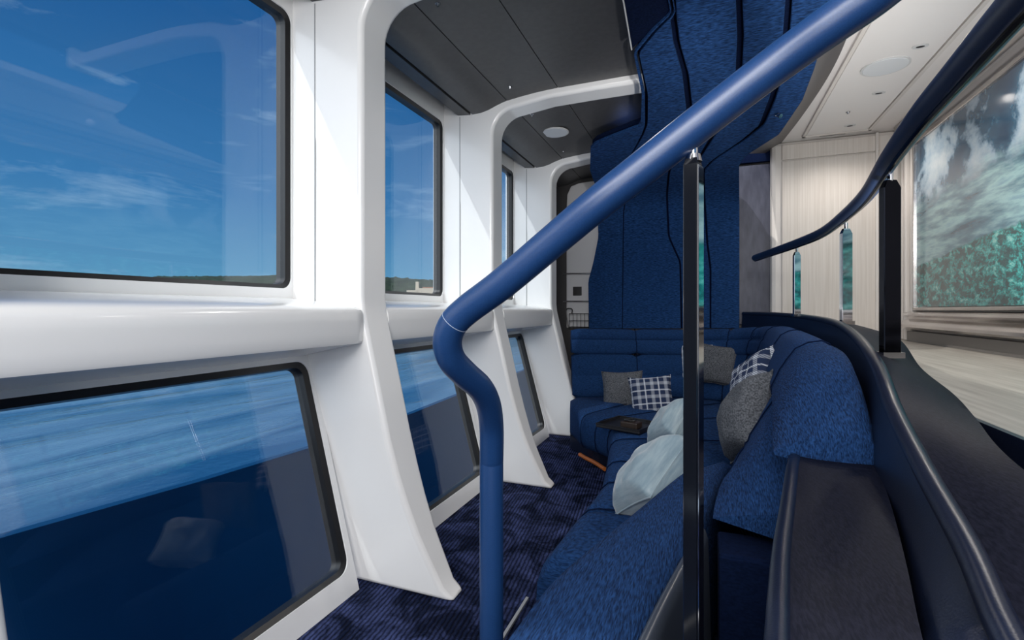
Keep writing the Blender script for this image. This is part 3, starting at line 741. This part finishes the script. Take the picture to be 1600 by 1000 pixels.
# ================================================================== CUSHIONS
def cushion(name, label, c, size, th, mt, normal, roll=0, group=None, seed=0, hsc=1.0):
    n = 18; V = []; F = []; rnd = random.Random(seed)
    def prof_(u, v):
        a = max(0, 1-abs(u)**2.6); b = max(0, 1-abs(v)**2.6); return (a*b)**.42
    idx = {}
    for side in (1, -1):
        for i in range(n+1):
            for j in range(n+1):
                u = -1+2*i/n; v = -1+2*j/n
                edge = i in (0, n) or j in (0, n)
                if side == -1 and edge: idx[(side, i, j)] = idx[(1, i, j)]; continue
                # pull the sides in between the pointed corners
                x = u*(1-.09*(1-v*v)**1.0*abs(u)**2); y = v*(1-.09*(1-u*u)*abs(v)**2)
                wr_ = mnoise.noise(Vector((u*2.2+seed, v*2.2, seed*1.7)))*.06*(0 if edge else 1)+mnoise.noise(Vector((u*5+seed*3, v*1.6, seed)))*.03*(0 if edge else 1)
                idx[(side, i, j)] = len(V); V.append(Vector((x*size/2, y*size/2*hsc, side*(prof_(u, v)*(1+wr_*3))*th/2)))
        for i in range(n):
            for j in range(n):
                q = [idx[(side, i, j)], idx[(side, i+1, j)], idx[(side, i+1, j+1)], idx[(side, i, j+1)]]
                F.append(tuple(q if side == 1 else q[::-1]))
    o = mesh(name, V, F, mt, smooth=True, angle=2.2)
    z = Vector(normal).normalized(); x = Vector((0, 0, 1)).cross(z).normalized(); y = z.cross(x)
    M = Matrix((x, y, z)).transposed().to_4x4() @ Matrix.Rotation(roll, 4, 'Z')
    o.matrix_world = Matrix.Translation(c) @ M
    # piped seam
    ring = [V[idx[(1, i, 0)]] for i in range(n)]+[V[idx[(1, n, j)]] for j in range(n)]+[V[idx[(1, n-i, n)]] for i in range(n)]+[V[idx[(1, 0, n-j)]] for j in range(n)]
    m = MB(); m.tube(ring+[ring[0]], .0035, 6, caps=False); m.build('seam', mt, o)
    return tag(o, label, 'cushion', group)
G_ = 'loose cushions on the sofa'
cushion('grey_cushion', 'grey linen cushion leaning on the far backrest, left of the plaid one', pixY(973, 611, 4.50), .36, .11, GREYC, (.15, -1, .35), .05, G_, 1)
cushion('plaid_cushion', 'navy and white plaid cushion beside the black tray', pixY(1018, 620, 4.30), .35, .12, PLAID, (.10, -1, .40), .12, G_, 2)
cushion('pale_blue_cushion', 'pale blue satin cushion nearer the plaid one, partly behind the chrome post', pix(1050, 664, .0038), .30, .20, PALEC, (-.77, -.12, .62), .72, G_, 3)
cushion('pale_blue_cushion', 'larger pale blue satin cushion lying nearest against the bolster', pix(1019, 745, .00256), .325, .21, PALEC, (-.76, -.05, .65), .78, G_, 4)
cushion('grey_cushion', 'small dark grey cushion in the far corner, right of the chrome post', pixY(1120, 570, 4.98), .37, .12, GREYC, (-.15, -1, .18), -.10, G_, 5)
cushion('plaid_cushion', 'plaid cushion mostly hidden behind the dark grey one in the far corner', pixY(1094, 566, 5.08), .38, .10, PLAID, (0, -1, .15), .05, G_, 6)
cushion('plaid_cushion', 'plaid cushion peeping out behind the large grey cushion on the right', pix(1176, 602, .0037), .37, .17, PLAID, (-.88, -.32, .38), .6, G_, 7)
cushion('grey_cushion', 'large grey woven cushion leaning on the right backrest', pix(1173, 654, .0031), .39, .26, GREYC, (-.95, -.15, .28), .45, G_, 8)

# ================================================================== TRAY
tp = pixZ(982, 660, SZ+.035)
tray = thing('tray', 'square black tray lying on the far seat beside the plaid cushion', 'tray', (tp.x, tp.y, SZ+.006))
tw = .165
m = MB().box(-tw, tw, -.16, .16, 0, .014); m.build('tray_base', BLACK, tray, bevel=.004, smooth=False)
m = MB(); m.box(-tw, tw, -.16, -.15, .014, .03); m.box(-tw, tw, .15, .16, .014, .03); m.box(-tw, -tw+.01, -.15, .15, .014, .03); m.box(tw-.01, tw, -.15, .15, .014, .03)
m.build('tray_rim', BLACK, tray, smooth=False)
tray.rotation_euler.z = -.35
db = MB(); db.box(-.06, .06, -.045, .045, 0, .04)
o = db.build('leather_box', mat('dark_brown_leather', (.03, .02, .016), .35), bevel=.006, smooth=False)
o.location = (tp.x+.03, tp.y-.08, SZ+.0215); o.rotation_euler.z = -.3; tag(o, 'small dark brown box on the black tray', 'box')
o = MB().tube([(.035*math.cos(a*.5), .025*math.sin(a*.5), .006+.002*math.sin(a)) for a in range(13)], .006, 8).build('bracelet', BLACK)
o.location = (tp.x+.02, tp.y-.07, SZ+.062); tag(o, 'small black ring-shaped thing on top of the brown box', 'ornament')
# orange strap under the far seat
pp = [pixZ(a, b, .03) for a, b in ((906, 710), (916, 716), (926, 721), (936, 727), (945, 733))]
o = MB().tube(cr_spline(pp, 4), .016, 8).build('orange_strap', ORANGE); tag(o, 'orange leather strap on the carpet below the far seat', 'strap')
# pale floor trim
o = MB().box(-.722, -.710, .8, 2.02, 0, .010).build('trim_11', SEAMG, smooth=False); setting(o, 'pale strip let into the carpet by the sofa', 'trim')

# ================================================================== HANDRAILS
lr = [(1510, -130, .00080), (1430, -62, .00084), (1362, -6, .00088), (1295, 41, .00092), (1200, 110, .00098), (1100, 187, .00102), (1000, 266, .00106), (935, 317, .00109), (867, 374, .00114), (785, 443, .00120), (730, 484, .00125), (707, 508, .00127), (699, 535, .00129), (706, 562, .00132), (727, 585, .00137), (750, 606, .00143), (763, 632, .00149), (768, 668, .00155), (768, 720, .00159)]
P = [pix(a, b, k) for a, b, k in lr]; P.append(Vector((P[-1].x, P[-1].y, .9))) ; P.append(Vector((P[-1].x, P[-1].y, .5))); P.append(Vector((P[-1].x, P[-1].y, .03)))
rail = thing('handrail', 'thick blue leather handrail crossing the view, curling down into its own post', 'handrail', (P[-1].x, P[-1].y, 0))
MB().tube(cr_spline(P, 10), .0295, 28).build('rail_tube', RAILM, rail)
cp_ = cr_spline(P, 10)
# stitched joint ring
j0 = pix(709, 503, .00127)
ii = min(range(len(cp_)), key=lambda i: (cp_[i]-j0).length)
MB().tube([cp_[ii-1].lerp(cp_[ii], .4), cp_[ii-1].lerp(cp_[ii], .6)], .0301, 28).build('joint_ring', mat('pale_stitch', (.45, .52, .62), .5), rail)
# flat chrome post
q = pix(1083, 238, .00103); zt = q.z-.012
ch = MB(); hw, hd = .0115, .016
ang = math.radians(-16)
def cham(z, s=1):
    o_ = []
    for x, y in ((-hw, -hd*.85), (-hw*.85, -hd), (hw*.85, -hd), (hw, -hd*.85), (hw, hd*.6), (hw*.5, hd), (-hw*.5, hd), (-hw, hd*.6)):
        o_.append(Vector((q.x+(x*math.cos(ang)-y*math.sin(ang))*s, q.y+(x*math.sin(ang)+y*math.cos(ang))*s, z)))
    return o_
ch.loft([cham(.02), cham(zt-.01), cham(zt, .8)], closed=True, caps=True)
ch.build('post', DKCH, rail, angle=.3)
sd = lambda z: [Vector((q.x+x*math.cos(ang)-y*math.sin(ang), q.y+x*math.sin(ang)+y*math.cos(ang), z)) for x, y in ((hw*.96, -hd*.8), (hw*1.12, -hd*.8), (hw*1.12, hd*.8), (hw*.96, hd*.8))]
MB().loft([sd(.02), sd(zt-.012)], closed=True, caps=True).build('polished_side', CHROME, rail, smooth=False)
MB().tube([Vector((q.x, q.y, zt-.012)), Vector((q.x, q.y, zt+.035))], .0075, 14).build('bracket', CHROME, rail)
cyl((q.x, q.y, zt-.004), (0, 0, 1), .014, .011, .012).build('collar', CHROME, rail)
cyl((q.x, q.y, .0), (0, 0, 1), .035, .03, .015).build('foot_plate', CHROME, rail)
cyl((P[-1].x, P[-1].y, .0), (0, 0, 1), .05, .045, .03).build('foot_plate', CHROME, rail)
rebase(rail)
# far rail along the ledge
RZ = .45
rp = [(1180, 403), (1200, 396), (1245, 380), (1285, 363), (1320, 337), (1355, 303), (1392, 246), (1440, 180), (1500, 110), (1560, 40), (1640, -50)]
P2 = [pixZ(a, b, EYE+RZ) for a, b in rp]
rail2 = thing('handrail', 'dark blue leather handrail on chrome balusters above the ledge', 'handrail', (.6, 2.9, EYE-.1))
MB().tube(cr_spline(P2, 8), .028, 24).build('rail_tube', RAILD, rail2)
MB().tube([a+Vector((0, 0, -.026)) for a in cr_spline(P2, 8)], .008, 8).build('rail_underside', BLKCH, rail2)
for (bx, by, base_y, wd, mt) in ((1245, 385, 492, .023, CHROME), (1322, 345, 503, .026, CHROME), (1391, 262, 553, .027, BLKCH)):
    k = RZ/(484-by); p = pix(bx, by, k); zb_ = EYE-k*(base_y-484); zt_ = p.z-.03
    m = MB(); d_ = .012; s = Vector((math.cos(YAW), math.sin(YAW), 0)); f_ = Vector((-math.sin(YAW), math.cos(YAW), 0))
    sec = lambda z, q_=1: [Vector((p.x, p.y, z))+(s*x*wd+f_*y*d_)*q_ for x, y in ((-1, -.8), (-.92, -1), (.92, -1), (1, -.8), (1, 1), (-1, 1))]
    m.loft([sec(zb_-.01), sec(zt_-.035), sec(zt_-.01, .6)], closed=True, caps=True)
    m.build('baluster', mt, rail2, angle=.3)
    MB().tube([Vector((p.x, p.y, zt_-.02)), Vector((p.x, p.y, zt_+.02))], .008, 12).build('bracket', CHROME, rail2)
    MB().add([Vector((p.x, p.y, zb_))+s*x*wd*1.25+f_*y*.018+Vector((0, 0, z)) for z in (-.012, .006) for x, y in ((-1, -1), (1, -1), (1, 1), (-1, 1))],
             [(0, 1, 2, 3), (4, 5, 6, 7), (0, 1, 5, 4), (1, 2, 6, 5), (2, 3, 7, 6), (3, 0, 4, 7)]).build('base_plate', CHROME, rail2, smooth=False)
rebase(rail2)

# ================================================================== PICTURE
y0, y1 = 2.2, 5.02; z0, z1 = EYE+.005, EYE+1.375
pic = thing('framed_picture', 'huge framed picture of clouds above a teal wave and reef', 'picture', (XR, 3.6, z0))
o = MB().box(XR-.004, XR+.012, y0, y1, z0+.02, z1-.02).build('print', ART, pic, smooth=False)
o.data.transform(Matrix.Translation((-XR, -y0, -z0))); o.location = (XR, y0, z0)
m = MB(); fw = .022
m.box(XR-.018, XR+.02, y1, y1+fw, z0, z1); m.box(XR-.018, XR+.02, y0-fw, y0, z0, z1)
m.box(XR-.018, XR+.02, y0-fw, y1+fw, z1-.02, z1+.01); m.box(XR-.018, XR+.02, y0-fw, y1+fw, z0-.01, z0+.014)
m.build('frame', SILVER, pic, bevel=.004, smooth=False)
rebase(pic)

# ================================================================== SMALL FITTINGS
def speaker(px_, py_, z, r, label):
    p = pixZ(px_, py_, z); t = thing('ceiling_speaker', label, 'speaker', p)
    cyl((0, 0, -.004), (0, 0, 1), r, r, .008, 40).build('rim', PLAST, t)
    cyl((0, 0, -.0065), (0, 0, 1), r*.90, r*.93, .004, 40).build('grille', mat('speaker_grille', (.70, .72, .74), .6), t)
    return t
speaker(867, 207, EYE+1.473, .115, 'round pale speaker in the charcoal lounge ceiling')
speaker(1383, 104, CZ-.014, .135, 'round white speaker in the warm white deck ceiling')
def knob(px_, py_, z, label, r=.014):
    p = pixZ(px_, py_, z); t = thing('ceiling_nozzle', label, 'nozzle', p, 'small chrome nozzles in the ceiling')
    cyl((0, 0, -.003), (0, 0, 1), r, r, .004, 20).build('flange', CHROME, t)
    cyl((0, 0, -.016), (0, 0, 1), r*.35, r*.6, .013, 16).build('tip', CHROME, t)
knob(684, 5, EYE+1.46, 'small chrome nozzle in the charcoal ceiling at the top of the view')
knob(797, 135, EYE+1.455, 'small chrome nozzle in the charcoal ceiling just before the second arch')
knob(831, 178, EYE+1.458, 'small chrome nozzle in the charcoal ceiling just past the second arch')
knob(880, 235, EYE+1.478, 'small chrome nozzle in the charcoal ceiling behind the pale speaker')
knob(1325, 175, CZ-.014, 'small chrome nozzle in the warm white deck ceiling', .016)
def downlight(px_, py_, label):
    p = pixZ(px_, py_, CZ-.013); t = thing('downlight', label, 'light', p, 'slot downlights in the deck ceiling')
    a = MB().loft([[Vector((.042*math.cos(q*PI/12), .028*math.sin(q*PI/12), z)) for q in range(24)] for z in (-.004, .0)], closed=True, caps=True); a.build('bezel', PLAST, t)
    a = MB().loft([[Vector((.022*math.cos(q*PI/12), .011*math.sin(q*PI/12), z)) for q in range(24)] for z in (-.0055, .0)], closed=True, caps=True); a.build('aperture', SLOT, t)
downlight(1438, 72, 'small recessed downlight nearest the viewer in the deck ceiling')
downlight(1373, 145, 'small recessed downlight just past the white speaker')
downlight(1328, 196, 'small recessed downlight at the far end of the deck ceiling')
p = pixZ(1300, 212, CZ-.004)
o = MB().box(-.10, .10, -.012, .012, -.004, .0).build('vent_slot', SLOT, smooth=False); o.location = (p.x, YB-.03, CZ); tag(o, 'narrow dark vent slot above the panelled deck wall', 'vent')
# reading spot on the fabric
p = on_fabric(1216, 170, .03)
t = thing('spotlight', 'tiny chrome spotlight fixed on the blue fabric sweep', 'light', p)
cyl((0, 0, -.005), (0, .1, -1), .018, .018, .01).build('mount', CHROME, t); cyl((-.004, 0, -.012), (.5, -.5, -.5), .012, .015, .03).build('head', CHROME, t)
# red call point on the trim
p = pixX(1377, 297, XR-.02)
o = cyl((0, 0, 0), (-1, 0, 0), .03, .026, .02).build('alarm_button', RED); o.location = (XR+.02, p.y if p.y < 5.3 else 5.26, p.z); tag(o, 'small red alarm button on the cream wall behind the dark baluster', 'button')

# niche unit on the dark bulkhead
yn = FARY+.04
def yp(a, b): return pixY(a, b, yn)
outl = [(886, 512), (886, 420), (886, 330), (887, 305), (893, 292), (905, 287), (925, 284), (946, 283), (956, 300), (956, 380), (948, 420), (944, 450), (944, 512)]
pts = [yp(a, b) for a, b in outl]
nic = thing('wall_niche', 'pale rounded wall unit with silver rails on the dark bulkhead', 'niche', (pts[0].x, yn, pts[0].z))
k = len(pts)
MB().add([p+Vector((0, -.025, 0)) for p in pts]+[p for p in pts], [tuple(range(k)), tuple(range(k, 2*k))]+[(i, (i+1) % k, (i+1) % k+k, i+k) for i in range(k)]).build('back_panel', mat('pale_grey_lacquer', (.55, .55, .57), .35), nic, bevel=.006)
for yy_ in (428, 471):
    a, b = yp(882, yy_), yp(946, yy_)
    MB().tube([a+Vector((0, -.05, 0)), b+Vector((0, -.05, 0))], .008, 10).build('rail', CHROME, nic)
a = yp(903, 455); MB().box(a.x-.05, a.x+.05, yn-.032, yn-.024, a.z-.05, a.z+.05).build('socket', BLACK, nic, bevel=.006, smooth=False)
rebase(nic)
a, b = yp(893, 512), yp(916, 490)
t = thing('wire_basket', 'small black wire basket at the foot of the pale niche', 'basket', (a.x, yn-.06, EYE-.2))
m = MB()
for z in (a.z+.01, (a.z+b.z)/2, b.z):
    m.tube([(a.x, yn-.1, z), (b.x+.05, yn-.1, z), (b.x+.05, yn-.03, z), (a.x, yn-.03, z), (a.x, yn-.1, z)], .004, 6)
for i in range(6):
    x = a.x+(b.x+.05-a.x)*i/5; m.tube([(x, yn-.1, a.z), (x, yn-.1, b.z)], .003, 6)
m.build('wires', BLACK, t)
m = MB(); m.tube(cr_spline([(a.x-.01, yn-.1, a.z), (a.x-.03, yn-.1, b.z-.02), (a.x-.03, yn-.1, b.z+.05), (a.x+.03, yn-.1, b.z+.05), (a.x+.03, yn-.1, b.z)], 6), .006, 8).build('handle', BLACK, t)
rebase(t)
